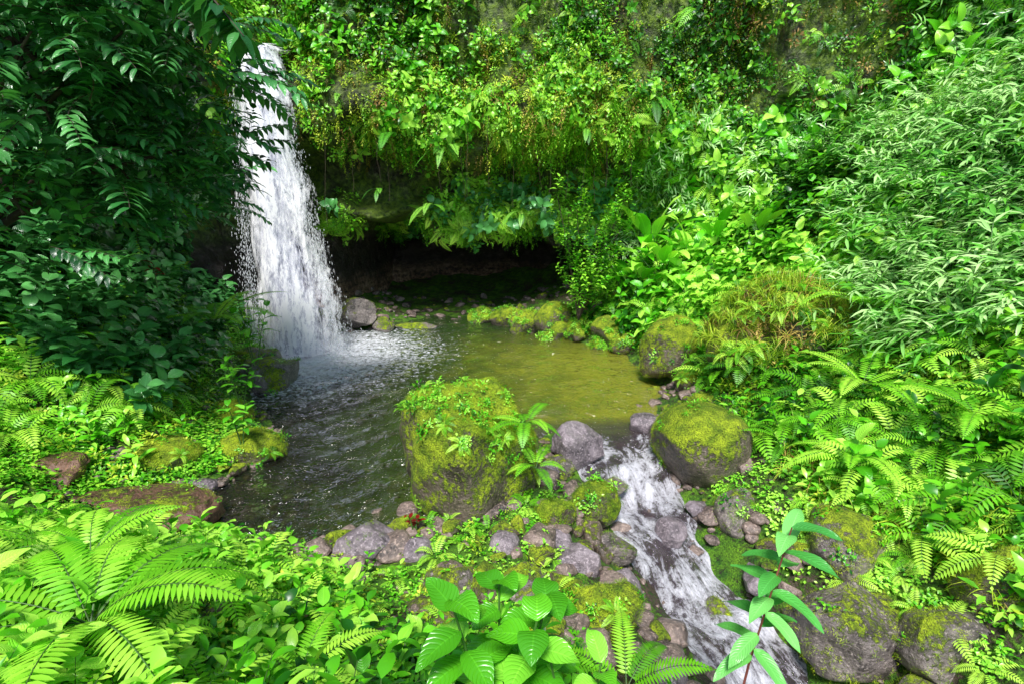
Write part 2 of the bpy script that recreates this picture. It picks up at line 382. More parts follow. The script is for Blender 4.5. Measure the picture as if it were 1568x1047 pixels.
# ------------------------------------------------ cliff
plan=np.array([(-10,-3),(-9.2,1),(-8.6,4),(-8,7),(-7.6,9.5),(-7,11.6),(-5.9,12.7),(-4,12.75),(-1.5,12.9),(1.5,12.8),(4,12.5),(6.2,11.8),(8.8,10.2),(11.5,8),(13.5,4),(15,-2)],float)
def catmull(P,m):
    out=[]
    for i in range(len(P)-1):
        p0=P[max(i-1,0)];p1=P[i];p2=P[i+1];p3=P[min(i+2,len(P)-1)]
        for t in np.linspace(0,1,m,endpoint=False):
            out.append(.5*((2*p1)+(-p0+p2)*t+(2*p0-5*p1+4*p2-p3)*t*t+(-p0+3*p1-3*p2+p3)*t**3))
    out.append(P[-1]); return np.array(out)
cl=catmull(plan,30); seglen=np.append(0,np.cumsum(np.linalg.norm(np.diff(cl,axis=0),axis=1)))
ns_=520; ss=np.linspace(0,seglen[-1],ns_); cx=np.interp(ss,seglen,cl[:,0]); cy=np.interp(ss,seglen,cl[:,1])
tx=np.gradient(cx,ss); ty=np.gradient(cy,ss); nxo=-ty; nyo=tx
zz=np.concatenate([np.arange(-1,2,.09),np.arange(2,2.9,.03),np.arange(2.9,14.01,.09)])
CX,ZZ=np.meshgrid(cx,zz); CY=np.meshgrid(cy,zz)[0]; NX=np.meshgrid(nxo,zz)[0]; NY=np.meshgrid(nyo,zz)[0]
P3=np.stack([CX,CY,ZZ],-1)
front=(CY>11).astype(float)
lip=2.45+.25*np.sin(CX*1.9+1)+.17*np.sin(CX*4.3)-.12*(CX+1.5)
m1=sst(CX,-5.2,-4.2)*(1-sst(CX,1.,2.4))*front
m2=sst(CX,-7,-5.5)*(1-sst(CX,3.2,5.))*front
off=4.6*m1*(1-sst(ZZ,lip-.3,lip+.15))+.5*m1*(ZZ<1.9)*sn(P3,1.6,28)
up_lip=4.7+.3*np.sin(CX*1.3)+.18*np.sin(CX*3.7+2)
off+= 1.35*m2*(1-sst(ZZ,up_lip-.6,up_lip+.2))
off-= .75*m2*np.exp(-((ZZ-2.95-.15*np.sin(CX*2.3))/.33)**2)*(.6+.4*np.sin(CX*1.4+.5))
off+= .13*np.maximum(ZZ-7.5,0)-.25*m2*np.exp(-((ZZ-5.4)/.6)**2)
off+= 1.3*np.exp(-((CX+5.4)/.55)**2)*sst(ZZ,6.0,6.4)*front
off+= .30*sn(P3,1.1,21)+.18*sn(P3,3.,22)+.10*sn(P3,7.,23)+.045*sn(P3,16.,24)
off+=.05*np.sign(np.sin(ZZ*15+sn(P3,1.,25)*1.5))*(ZZ<2.2)*m1
CXX=CX+NX*off; CYY=CY+NY*off; CZ=ZZ+.06*sn(P3,5.,27)
Pc=np.stack([CXX,CYY,CZ],-1)
tops=[]
for k in (1.5,5,12,25):
    q=Pc[-1].copy(); q[:,0]+=NX[-1]*k; q[:,1]+=NY[-1]*k; q[:,2]=14+.4*np.log1p(k)+.3*sn(q,.8,31); tops.append(q)
Pall=np.concatenate([Pc,np.array(tops)],0)
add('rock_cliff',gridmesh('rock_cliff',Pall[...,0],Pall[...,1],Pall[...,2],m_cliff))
du=np.gradient(Pc,axis=1); dv=np.gradient(Pc,axis=0); CN=np.cross(du,dv); CN/=np.linalg.norm(CN,axis=2,keepdims=True)+1e-9
flip=(CN[...,0]*NX+CN[...,1]*NY)>0
CN[flip & (np.abs(CN[...,2])<.8)]*=-1
area=np.linalg.norm(np.cross(du,dv),axis=2)
def pickcliff(nn,cond):
    w=area*cond; w=w.ravel()/w.sum(); ids=rng.choice(w.size,nn,p=w)
    for i in ids:
        a,b=divmod(i,Pc.shape[1]); yield Vector(Pc[a,b]+rng.normal(0,.03,3)),Vector(CN[a,b])
hcl=H(CXX,CYY)
vis=(CZ>hcl-.1)&(CZ<9.3)
patch=sn(Pc,1.5,41)
bare=np.exp(-((CXX-5.4)/.9)**2-((CZ-7.7)/.8)**2)*front
upm=sst(CZ,4.3,4.9)*front; bandm=(CZ>2.35)*(CZ<4.4)*front
waterm=1-np.exp(-((CXX+5.3)/.75)**4)*front*(CZ<6.7)
dens_up=np.clip(upm*(.58+.6*patch+.3*sn(Pc,4.,49))-bare*.6,0.08,1)*(CZ>4.3)*vis*waterm
dens_band=np.clip(bandm*(.05+.3*patch)+.9*front*np.exp(-((CZ-3.0)/.3)**2)*np.clip(.5+patch,.1,1),0,1)*(CZ>2.4)*(CZ<4.4)*vis*waterm
rightw=sst(CXX,2.5,4)*front
lowr=rightw*(CZ<5)*vis
leftw=(1-front)*(CXX<0)*vis*(CYY>2)
farR=(1-front)*(CXX>0)*vis*(CYY>3)
def mk(cond,nn,sc,t0,t1,mode='n',off=.0):
    L=[]; pts=list(pickcliff(nn,cond)); tn=.3*sn(np.array([p[:] for p,_ in pts]),.9,91)
    for (p,nr),tq in zip(pts,tn):
        if mode=='n': a=nr*.8+UP*U(.1,.7)+Vector((U(-.4,.4),U(-.3,.3),0))
        else: a=UP+nr*.3+Vector((U(-.2,.2),U(-.2,.2),0))
        L.append((p+nr*off,a,U(0,6.28),U(*sc),min(1,max(0,U(t0,t1)+tq))))
    return L
yz=np.clip(.35+.9*sn(Pc,.8,43)+.5*np.exp(-((CXX-1.)/2.5)**2),0,1)
lipw=dens_up*np.exp(-((CZ-5.)/.5)**2)
G=[(p_clump,mk(dens_up*(1.15-yz),2500,(.55,1.2),.05,.85)),(p_clumpy,mk(dens_up*yz,2900,(.5,1.),.05,.9)),
   (p_clumpb,mk(dens_up*np.clip(.4+.6*sn(Pc,1.4,44),0,1)*(CXX<3),1100,(.7,1.3),.1,1.)),
   (p_sprigm,mk(dens_up,900,(.8,1.5),.2,1.)),(p_drape,mk(dens_up,1500,(.7,1.2),.1,.9,'up',.12)),(p_draped,mk(dens_up,1100,(.6,1.2),.0,1.,'up',.14)),
   (p_clumpd,mk(dens_up*np.clip(sn(Pc,1.7,47),0,1),600,(.5,.9),.0,1.)),
   (p_drapem,mk(lipw,500,(.8,1.6),.2,.9,'up',.1)),
   (p_sprig,mk(dens_up*sst(-CXX,0.5,2.5),420,(1.,1.7),.2,1.)),(p_big,mk(dens_up*sst(-CXX,0.5,2.),240,(.9,1.5),.2,1.)),
   (p_fh,mk(dens_up*.5+lipw,280,(.8,1.7),.3,1.)),(p_fern,mk(dens_up*.5+lipw,150,(.7,1.3),.3,1.))]
scatter('cliff_foliage',G)
G=[(p_clump,mk(dens_band,480,(.6,1.1),.1,.8)),(p_fern,mk(dens_band,130,(.6,1.4),.4,1.)),(p_fh,mk(dens_band,160,(.8,1.7),.4,1.)),
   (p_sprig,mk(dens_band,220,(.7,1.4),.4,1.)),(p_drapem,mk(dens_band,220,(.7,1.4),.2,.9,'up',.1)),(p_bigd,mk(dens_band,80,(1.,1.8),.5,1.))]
scatter('ledge_fern',G)
G=[(p_sprigm,mk(lowr+farR*.6,800,(1.,1.7),.2,1.)),(p_clumpb,mk(lowr+farR,600,(1.,1.7),.2,1.)),(p_bam,mk(lowr+farR,500,(.9,1.5),.3,1.)),(p_fern,mk(lowr+farR,120,(1.,1.7),.3,1.)),(p_big,mk(lowr+farR,160,(1.2,2.),.2,1.))]
scatter('creeper_foliage',G)
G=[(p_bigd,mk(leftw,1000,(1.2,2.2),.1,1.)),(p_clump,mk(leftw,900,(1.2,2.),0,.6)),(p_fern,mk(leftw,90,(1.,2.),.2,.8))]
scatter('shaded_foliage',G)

mb=MB()
for k in range(26):
    x=U(-4.5,4.5); y0=12.3+U(-.1,.6); z0=U(4.6,5.6); l=U(.6,2.2); p=Vector((x,y0,z0)); pts=[p.copy()]
    for i in range(8): p=p+Vector((U(-.04,.04),U(-.02,.02),-l/8)); pts.append(p.copy())
    tube(mb,pts,[.005]*9,0,4)
add('hanging_vine',mb.mesh('hanging_vine',[m_vine]))

# ------------------------------------------------ ground vegetation
def pin(x,y):
    inside=False; j=len(pool)-1
    for i in range(len(pool)):
        xi,yi=pool[i];xj,yj=pool[j]
        if (yi>y)!=(yj>y) and x<(xj-xi)*(y-yi)/(yj-yi)+xi: inside=not inside
        j=i
    return inside
def gpts(nn,x0,x1,y0,y1,cond=None,minh=.14,sd=.8):
    x=rng.uniform(x0,x1,nn); y=rng.uniform(y0,y1,nn); z=H(x,y); d=sdist(x,y)
    e=.05; gx=(H(x+e,y)-z)/e; gy=(H(x,y+e)-z)/e
    out=[]
    for i in range(nn):
        if z[i]<minh or d[i]<sd or pin(x[i],y[i]): continue
        if math.hypot(x[i],y[i])<.9: continue
        if cond and not cond(x[i],y[i],z[i]): continue
        nv=Vector((-gx[i],-gy[i],1)).normalized(); out.append((Vector((x[i],y[i],z[i])),nv))
    return out
def gi(pts,sc,t0,t1,k=.6,lift=0):
    if not pts: return []
    tn=.3*sn(np.array([p[:] for p,_ in pts]),1.6,92)
    return [(p+UP*lift*R(),nv*k+UP*(1-k)+Vector((U(-.25,.25),U(-.25,.25),0)),U(0,6.28),U(*sc),min(1,max(0,U(t0,t1)+q))) for (p,nv),q in zip(pts,tn)]
def spc(seed,th,sc=1.1,extra=None):
    def f(x,y,z):
        if extra and not extra(x,y,z): return False
        return float(sn(np.array([[x,y]]),sc,seed)[0])+U(-.35,.35)>th
    return f
def rdense(x,y,z): return x>3.+.5*R()
G=[(p_bam,gi(gpts(3700,3.2,10.5,5.5,12.8,spc(301,-.1,1.,lambda x,y,z:z>1.3)),(.9,1.8),.3,1.,lift=.3)),
   (p_clumpb,gi(gpts(1900,2.6,10,2.,12.5,rdense),(.8,1.4),.2,1.)),
   (p_sprig,gi(gpts(1200,2.8,9.5,2,12.5,rdense),(.7,1.4),.3,1.,lift=.15)),
   (p_big,gi(gpts(1000,3.4,9.5,4,12.5,spc(302,.2,1.2,rdense)),(.8,1.5),.3,1.,lift=.3)),
   (p_sprigm,gi(gpts(1000,3.4,9.5,4,12.5,spc(303,.3,1.2,rdense)),(1.,1.8),.2,1.,lift=.3)),
   (p_cover,gi(gpts(1800,2.5,8,1.5,9.5,rdense),(.9,1.6),.2,1.)),
   (p_fern,gi(gpts(680,3.,9,2.,12,rdense),(.8,1.5),.4,1.,lift=.25)),
   (p_grass,gi(gpts(700,3.,8,3.,9,rdense),(.6,1.1),.3,1.,lift=.1)),(p_grassd,gi(gpts(280,3.,7,3.,8,rdense),(.5,.9),.2,1.,lift=.1)),
   (p_clumpy,gi(gpts(900,2.8,8,2.5,10,rdense),(.6,1.),.3,1.))]
scatter('hillside_foliage',G)
bc=lambda x,y,z: y>10.2
G=[(p_clumpb,gi(gpts(600,.6,4.6,10.,13.8,bc,.2),(.9,1.5),.1,.9)),(p_fern,gi(gpts(90,1.,4.6,10.6,13.4,bc,.3),(.9,1.4),.3,1.)),
   (p_big,gi(gpts(130,1.2,4.6,10.6,13.2,bc,.3),(1.,1.7),.1,.9)),(p_cover,gi(gpts(800,-.5,4,9.8,14.5,bc,.1),(.9,1.4),.2,1.))]
scatter('bank_plants',G)
lc=lambda x,y,z: x<-3.5
G=[(p_cover,gi(gpts(4600,-8,-3.3,4.2,12,lc,.1),(.6,1.2),.1,.9)),(p_coverm,gi(gpts(2300,-8,-3.3,4.2,12,lc,.1),(.7,1.4),.1,1.)),
   (p_bigd,gi(gpts(640,-8,-4.3,5.8,11.5,lambda x,y,z:z>.6,.3),(.9,1.7),.4,1.,lift=.2)),
   (p_fern,gi(gpts(150,-7.5,-4.2,4.8,11,lambda x,y,z:z>.6,.3),(.8,1.4),.2,.9,lift=.1)),
   (p_lance,gi(gpts(160,-7.5,-4.,5.2,10.5,lc,.3),(.7,1.2),.2,.9)),(p_clumpy,gi(gpts(350,-7,-3.6,5.,10.5,lc,.2),(.4,.8),.2,.9))]
scatter('bank_shrub',G)
def fc(x,y,z):
    if x>-2.1 and y>3.25: return False
    if x>-1.05 and y>2.65: return False
    if x>.35 and y>1.9: return False
    if x>.9 and y>1.3: return False
    if x<-3. and y>3.75: return False
    return True
G=[(p_sprig,gi(gpts(1000,-5,2.2,.6,4.5,fc,.1),(.5,1.1),.15,1.)),(p_big,gi(gpts(300,-5,1.,.8,3.8,fc,.1),(.45,.85),.25,1.)),
   (p_cover,gi(gpts(2400,-5.5,2.2,.6,4.5,fc,.05),(.8,1.4),.1,.9)),(p_fern,gi(gpts(300,-5,1.6,.8,4.2,fc,.1),(.6,1.),.3,1.,lift=.08)),
   (p_lance,gi(gpts(420,-5,1.6,.8,4.2,fc,.1),(.5,.9),.2,1.)),(p_grass,gi(gpts(120,-.5,2.2,.8,3.,fc,.0),(.5,.8),.3,1.)),(p_clumpy,gi(gpts(400,-5,2,1.,4.2,fc,.0),(.5,.8),.2,1.)),
   (p_clump,gi(gpts(500,-5,2,1.,4.2,fc,.0),(.6,1.),.0,.7))]
scatter('foreground_foliage',G)
sc_=lambda x,y,z: True
G=[(p_cover,gi(gpts(600,-2.,1.2,2.2,6.,sc_,.02,.72),(.4,.9),.2,1.)),(p_clumpy,gi(gpts(130,-2,1.4,2.2,6.,sc_,.03,.75),(.3,.55),.2,1.)),
   (p_fern,gi(gpts(50,-2,1.3,2.,5.6,sc_,-.1,.8),(.35,.6),.4,1.)),(p_cover,gi(gpts(800,2.4,4.4,2.4,7.5,sc_,-.5,.72),(.5,1.),.2,1.)),
   (p_fern,gi(gpts(80,2.6,4.4,2.4,7.5,sc_,-.4,.8),(.4,.8),.4,1.)),(p_sprig,gi(gpts(60,-2,1.,2.2,4.4,sc_,-.1,.8),(.3,.6),.3,1.))]
scatter('streamside_plants',G)

# ------------------------------------------------ boulders
mossI=[]; smallI=[]
def boulder(name,loc,dims,seed,mat,cuts=7,sub=5,rot=0,moss=0,shape=None,rough=.07,small=0,sq=1.):
    bm=bmesh.new(); bmesh.ops.create_icosphere(bm,subdivisions=sub,radius=1)
    V=np.array([v.co[:] for v in bm.verts]); r=np.random.default_rng(seed)
    if sq!=1.:
        V=np.sign(V)*np.abs(V)**sq
    for i in range(cuts):
        nrm=r.normal(size=3); nrm/=np.linalg.norm(nrm); c=r.uniform(.58,.85)
        d=V@nrm; ex=np.maximum(d-c,0); V-=ex[:,None]*nrm*.92
    V/=np.abs(V).max(axis=0)
    nn=V/np.linalg.norm(V,axis=1,keepdims=True)
    V+=nn*(rough*sn(V,2.5,seed+1)+rough*.55*sn(V,6.,seed+2)+rough*.35*sn(V,14.,seed+3))[:,None]
    if shape: V=shape(V)
    V*=np.array(dims)/2
    cr,sr=math.cos(rot),math.sin(rot); V[:,:2]=V[:,:2]@np.array([[cr,sr],[-sr,cr]])
    for v,c in zip(bm.verts,V): v.co=c
    me=bpy.data.meshes.new(name); bm.normal_update()
    bm.to_mesh(me)
    me.polygons.foreach_set('use_smooth',[True]*len(me.polygons))
    me.materials.append(mat); ob=add(name,me,loc)
    if moss or small:
        vs=[(v.co.copy(),v.normal.copy()) for v in bm.verts]
        pn=sn(V+np.array(loc),3.,seed+9)
        cand=[i for i,(c,nr) in enumerate(vs) if nr.z+.7*pn[i]>-.3]
        for k in range(moss):
            i=random.choice(cand); c,nr=vs[i]; j=Vector((U(-1,1),U(-1,1),U(-1,1)))*.02
            mossI.append((c+Vector(loc)+j,nr*.8+UP*.2,U(0,6.28),U(.6,1.3),min(1,max(0,.45+.5*pn[i]+U(-.3,.3)))))
        for k in range(small):
            i=random.choice(cand); c,nr=vs[i]
            smallI.append((c+Vector(loc),nr*.8+UP*.3,U(0,6.28),U(.4,.9),U(.1,1)))
    bm.free(); return ob
def bigshape(V):
    V=V.copy(); t=(V[:,2]+1)/2
    V[:,0]=V[:,0]*(.76+.28*t)
    V[:,2]=np.where(V[:,2]>0,np.minimum(V[:,2],.80+.16*V[:,0]+.05*np.sin(V[:,1]*5+V[:,0]*3)),V[:,2]); return V
flat=lambda V:np.column_stack([V[:,0],V[:,1],np.minimum(V[:,2],.62-.12*V[:,0]-.1*V[:,1]+.05*np.sin(V[:,0]*6))])
boulder('mossy_boulder',(-.43,5.25,.42),(1.68,1.4,2.0),3,m_rockm,9,6,0.1,3900,bigshape,.09,200,.85)
boulder('grey_boulder',(.84,6.15,.12),(.74,.55,.72),14,m_rock,14,5,.5,0,None,.08,0,.75)
boulder('mossy_boulder',(2.38,5.95,.22),(1.22,1.15,1.15),8,m_rockm,4,5,.2,1300,None,.04,24,.9)
boulder('mossy_boulder',(2.95,9.1,.5),(1.2,1.1,1.5),9,m_rockm,6,5,.2,1100,None,.08,50)
boulder('mossy_boulder',(3.2,8.2,.2),(.9,.9,.7),29,m_rockm,6,5,.2,600,None,.08,40)
boulder('mossy_boulder',(2.95,7.4,.15),(.6,.6,.5),39,m_rockm,6,5,.2,300,None,.06,10)
boulder('mossy_boulder',(.93,5.05,.0),(.56,.5,.56),19,m_rockm,6,5,.2,450,None,.07,14)
boulder('mossy_boulder',(.45,4.7,.1),(.42,.36,.34),119,m_rockm,5,4,.2,200)
boulder('mossy_boulder',(2.6,4.95,-.1),(.68,.55,.5),18,m_rockp,6,5,.2,360,None,.06,10,.85)
boulder('river_boulder',(3.25,4.4,-.05),(.95,.8,.75),17,m_rockp,7,5,.5,600,None,.07,34,.85)
boulder('river_boulder',(2.98,3.75,-.38),(1.15,.85,.64),16,m_rockp,7,5,.2,360,None,.06,10,.85)
boulder('river_boulder',(3.5,3.4,-.2),(.8,.7,.6),15,m_rockp,7,5,.9,300,None,.05,10,.85)
boulder('river_boulder',(3.1,3.0,-.55),(.7,.6,.5),55,m_rockp,6,5,.9,120,None,.05)
boulder('mossy_boulder',(4.1,3.55,.15),(.9,.8,1.),13,m_rockm,4,5,.2,600,None,.07,50)
boulder('grey_boulder',(-1.38,4.15,.14),(.66,.52,.46),31,m_rock,8,5,.2,30,None,.05,0,.85)
boulder('grey_boulder',(-.86,4.05,.12),(.32,.3,.28),34,m_rock,6,4,.2)
boulder('river_boulder',(-.55,3.6,.12),(.62,.5,.4),134,m_rockp,7,5,.2,100)
boulder('river_boulder',(.1,3.7,.05),(.5,.42,.36),135,m_rockp,7,5,.9,70)
boulder('mossy_boulder',(.76,3.5,-.03),(.72,.62,.55),12,m_rockm,6,5,.2,520,None,.07,24)
for i,(x,y,z,s) in enumerate([(1.0,4.5,-.18,.4),(1.05,4.05,-.3,.36),(.6,4.1,-.05,.42),(1.25,5.55,-.1,.3),(2.15,5.25,-.22,.28),(2.45,4.35,-.42,.4),(1.4,3.35,-.55,.42),(.45,4.35,.02,.34),(1.75,4.9,-.28,.34),(2.0,4.15,-.62,.26),(-.1,4.15,.1,.34),(.45,5.6,.05,.3),(.6,5.75,.05,.34),(1.1,2.95,-.3,.5),(.55,2.95,-.02,.4)]):
    boulder('grey_boulder',(x,y,z),(s*U(.9,1.25),s*U(.8,1),s*U(.65,.95)),200+i,m_rock if i%3 else m_rockp,9,4,U(0,3),0 if i%3 else 60,None,.07,0,.8)
boulder('flat_rock',(-4.6,9.0,.0),(1.15,1.25,1.5),11,m_rockp,8,5,.35,260,flat,.08,40,.7)
boulder('flat_rock',(-5.1,9.6,.1),(1.,1.,1.2),311,m_rockp,8,5,.8,200,flat,.08,30,.7)
boulder('mossy_boulder',(-3.5,6.15,.05),(.95,.7,.6),10,m_rockm,5,5,.1,700,None,.06,30)
boulder('mossy_boulder',(-4.9,6.35,.5),(.9,.8,.6),20,m_rockm,3,5,.1,800,None,.06,14)
boulder('mossy_boulder',(-4.3,5.6,.3),(1.,.8,.4),40,m_rockm,3,5,.1,700,None,.06,14)
boulder('mossy_boulder',(-4.2,7.0,.2),(.7,.7,.5),140,m_rockm,4,5,.1,400,None,.06,14)
boulder('grey_boulder',(-3.7,5.3,.02),(.55,.45,.3),141,m_rock,6,4,.1)
boulder('fall_rock',(-4.15,13.3,.35),(1.15,1.,.95),21,m_rockp,11,5,.1,60,None,.08,0,.75)
boulder('fall_rock',(-3.4,13.2,.1),(.6,.6,.5),22,m_rockp,8,4,.1,30,None,.07,0,.8)
boulder('fall_rock',(-5.,12.6,.3),(.9,.7,.8),24,m_rockp,8,4,.1)
boulder('flat_rock',(-2.6,13.5,.0),(1.3,.5,.22),23,m_rockp,6,4,.1)
for i,(x,y,z,s) in enumerate([(-.9,14.3,.1,.8),(-.1,13.8,.2,1.),(.5,13.1,.2,1.1),(1.15,12.9,.35,1.2),(1.7,12.2,.2,1.),(2.3,11.7,.25,1.),(2.6,11.1,.15,.7),(1.2,12.4,.05,.8),(2.7,12.3,.9,1.1),(2.1,12.7,.8,.9),(.9,12.2,.02,.5),(2.,11.5,.02,.6)]):
    boulder('mossy_boulder',(x,y,z),(s*U(.9,1.2),s*.9,s*U(.6,.8)),60+i,m_rockm,7,4,U(0,3),300,None,.1,44)
boulder('grey_boulder',(1.95,7.0,.05),(.52,.42,.34),41,m_rock,7,4,.1,0,None,.06,0,.8)
led=lambda V:np.column_stack([V[:,0],V[:,1],np.round(V[:,2]*3.2)/3.2*.7+V[:,2]*.3])
boulder('rock_ledge',(-4.1,4.55,.12),(2.1,.7,.5),43,m_ledge,9,5,.1,200,led,.05,20,.6)
boulder('rock_ledge',(-5.1,4.75,.34),(1.5,.8,.6),44,m_ledge,9,5,.0,200,led,.05,20,.6)
boulder('overgrown_mound',(4.3,7.9,.95),(2.3,2.,2.1),45,m_rockm,4,5,.0,500,None,.12,200)
L=[];L2=[];L3=[]
for k in range(480):
    a=U(0,6.28); e=U(.0,1.5); d=rdir(a,e); p=Vector((4.3,7.9,.95))+Vector((d.x*1.15,d.y*1.,d.z*1.05))
    it=(p,d*.5+UP,U(0,6.28),U(.6,1.2),U(.1,1.)); (L if k%2 else (L2 if k%4 else L3)).append(it)
scatter('mound_grass',[(p_grass,L),(p_draped,L2),(p_grassd,L3[:60]),(p_fern,[(p,a,s,c*.8,t) for p,a,s,c,t in L3[60:]])])
scatter('moss_cover',[(p_moss,mossI)])
scatter('boulder_plants',[(p_cover,smallI[::2]),(p_clumpb,[(p,a,s,c*.6,t) for p,a,s,c,t in smallI[1::4]]),(p_fern,[(p,a,s,c*.45,t) for p,a,s,c,t in smallI[3::8]])])

def protorock(name,mat,n):
    col=bpy.data.collections.new(name)
    for i in range(n):
        ob=boulder(name,(0,0,0),(1,U(.6,.9),U(.45,.7)),100+i,mat,8,3,0,0,None,.06,0,.8); scene.collection.objects.unlink(ob); col.objects.link(ob)
    return col
p_peb=protorock('pebble',rockmat('pebble',(.05,.04,.04),(.36,.27,.23),.0,rough=.3),6)
p_pebm=protorock('pebble_mossy',rockmat('pebble_m',(.05,.04,.03),(.24,.18,.14),.5,rough=.4),4)
L=[];Lm=[]
def peb(nn,x0,x1,y0,y1,s0,s1,cond=None,mf=.3):
    x=rng.uniform(x0,x1,nn); y=rng.uniform(y0,y1,nn); z=H(x,y)
    for i in range(nn):
        if cond and not cond(x[i],y[i]): continue
        s=s0*(s1/s0)**(R()**1.6); (Lm if R()<mf else L).append((Vector((x[i],y[i],z[i]+s*.08)),Vector((U(-.3,.3),U(-.3,.3),1)),U(0,6.28),s,R()))
peb(520,-2.,1.3,2.4,6.6,.05,.42,None,.4)
peb(260,.6,3.3,2.,7.2,.08,.42,lambda x,y:.5<sdist(np.array([x]),np.array([y]))[0]<1.,.35)
peb(150,.6,3.3,2.,7.2,.06,.3,None,.1)
peb(420,-3.6,-.6,4.,6.2,.05,.24,None,.1)
peb(260,-4.8,2.5,12.8,16.5,.1,.45,None,.2)
peb(160,1.,3.2,6.8,9,.08,.3,None,.2)
peb(160,-4.6,-3.2,4.4,7.6,.06,.25,None,.3)
scatter('river_stones',[(p_peb,L),(p_pebm,Lm)])

# ------------------------------------------------ water
def poolmat():
    m,nt,out=newmat('pool_water'); P=pos(nt)
    s=nd(nt,'ShaderNodeSeparateXYZ',{0:P}); x,y=s.outputs[0],s.outputs[1]
    d=nd(nt,'ShaderNodeVectorMath',{0:P,1:(-4.7,10.9,0)},operation='DISTANCE').outputs['Value']
    n1=noise(nt,P,1.6,5,.65,.8); n2=noise(nt,P,10.,5,.7,1.0)
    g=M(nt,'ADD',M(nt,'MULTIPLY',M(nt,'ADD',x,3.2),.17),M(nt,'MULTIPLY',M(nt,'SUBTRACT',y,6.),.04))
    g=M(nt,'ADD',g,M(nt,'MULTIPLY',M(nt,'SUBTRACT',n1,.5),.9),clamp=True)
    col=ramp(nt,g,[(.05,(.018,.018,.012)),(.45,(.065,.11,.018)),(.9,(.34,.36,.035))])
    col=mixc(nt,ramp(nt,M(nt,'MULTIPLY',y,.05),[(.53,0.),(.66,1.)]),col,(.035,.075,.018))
    near=M(nt,'SUBTRACT',1.,M(nt,'MULTIPLY',d,.21),clamp=True)
    fm=M(nt,'ADD',M(nt,'MULTIPLY',near,1.3),M(nt,'MULTIPLY',M(nt,'SUBTRACT',n2,.5),2.3))
    foam=ramp(nt,fm,[(.52,0.),(.88,.8),(1.,.95)])
    h=M(nt,'ADD',M(nt,'MULTIPLY',noise(nt,P,2.4,2,.5,.4),1.),M(nt,'MULTIPLY',noise(nt,P,8.,3,.6,.8),.5))
    bs=nd(nt,'ShaderNodeBump',{'Height':h,'Strength':1.,'Distance':.24})
    fr=nd(nt,'ShaderNodeFresnel',{'IOR':1.4,'Normal':bs.outputs[0]}).outputs[0]
    gl=nd(nt,'ShaderNodeBsdfGlossy',{'Color':(1,1,1,1),'Roughness':.03,'Normal':bs.outputs[0]}).outputs[0]
    df=nd(nt,'ShaderNodeBsdfDiffuse',{'Color':col}).outputs[0]
    tr=nd(nt,'ShaderNodeBsdfTransparent',{'Color':(.68,.74,.34,1)}).outputs[0]
    b=nd(nt,'ShaderNodeMixShader',{0:.42,1:df,2:tr}).outputs[0]
    w=nd(nt,'ShaderNodeMixShader',{0:M(nt,'MULTIPLY',fr,1.5,clamp=True),1:b,2:gl}).outputs[0]
    wh=nd(nt,'ShaderNodeBsdfDiffuse',{'Color':(.82,.84,.89,1),'Normal':bs.outputs[0]}).outputs[0]
    o=nd(nt,'ShaderNodeMixShader',{0:foam,1:w,2:wh}).outputs[0]
    nt.links.new(o,out.inputs[0]); return m
gx=np.arange(-6.5,4.,.05); gy=np.arange(3.6,18.4,.05); GX,GY=np.meshgrid(gx,gy)
dd=np.hypot(GX+4.75,GY-11.1); PP=np.stack([GX,GY],-1)
GZ=.006*sn(PP,5.,51)+.004*sn(PP,11.,52)+.03*np.exp(-dd/2)*np.sin(dd*9+sn(PP,2,53)*2)+.05*np.exp(-dd/.9)*sn(PP,9,54)
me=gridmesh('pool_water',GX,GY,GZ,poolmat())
bm=bmesh.new(); bm.from_mesh(me)
kill=[f for f in bm.faces if (lambda c:(c.x>.0 and c.y<6.75) or (c.x>-.6 and c.y<4.9) or c.y<4.0)(f.calc_center_median())]
bmesh.ops.delete(bm,geom=kill,context='FACES'); bm.to_mesh(me); bm.free()
add('pool_water',me)

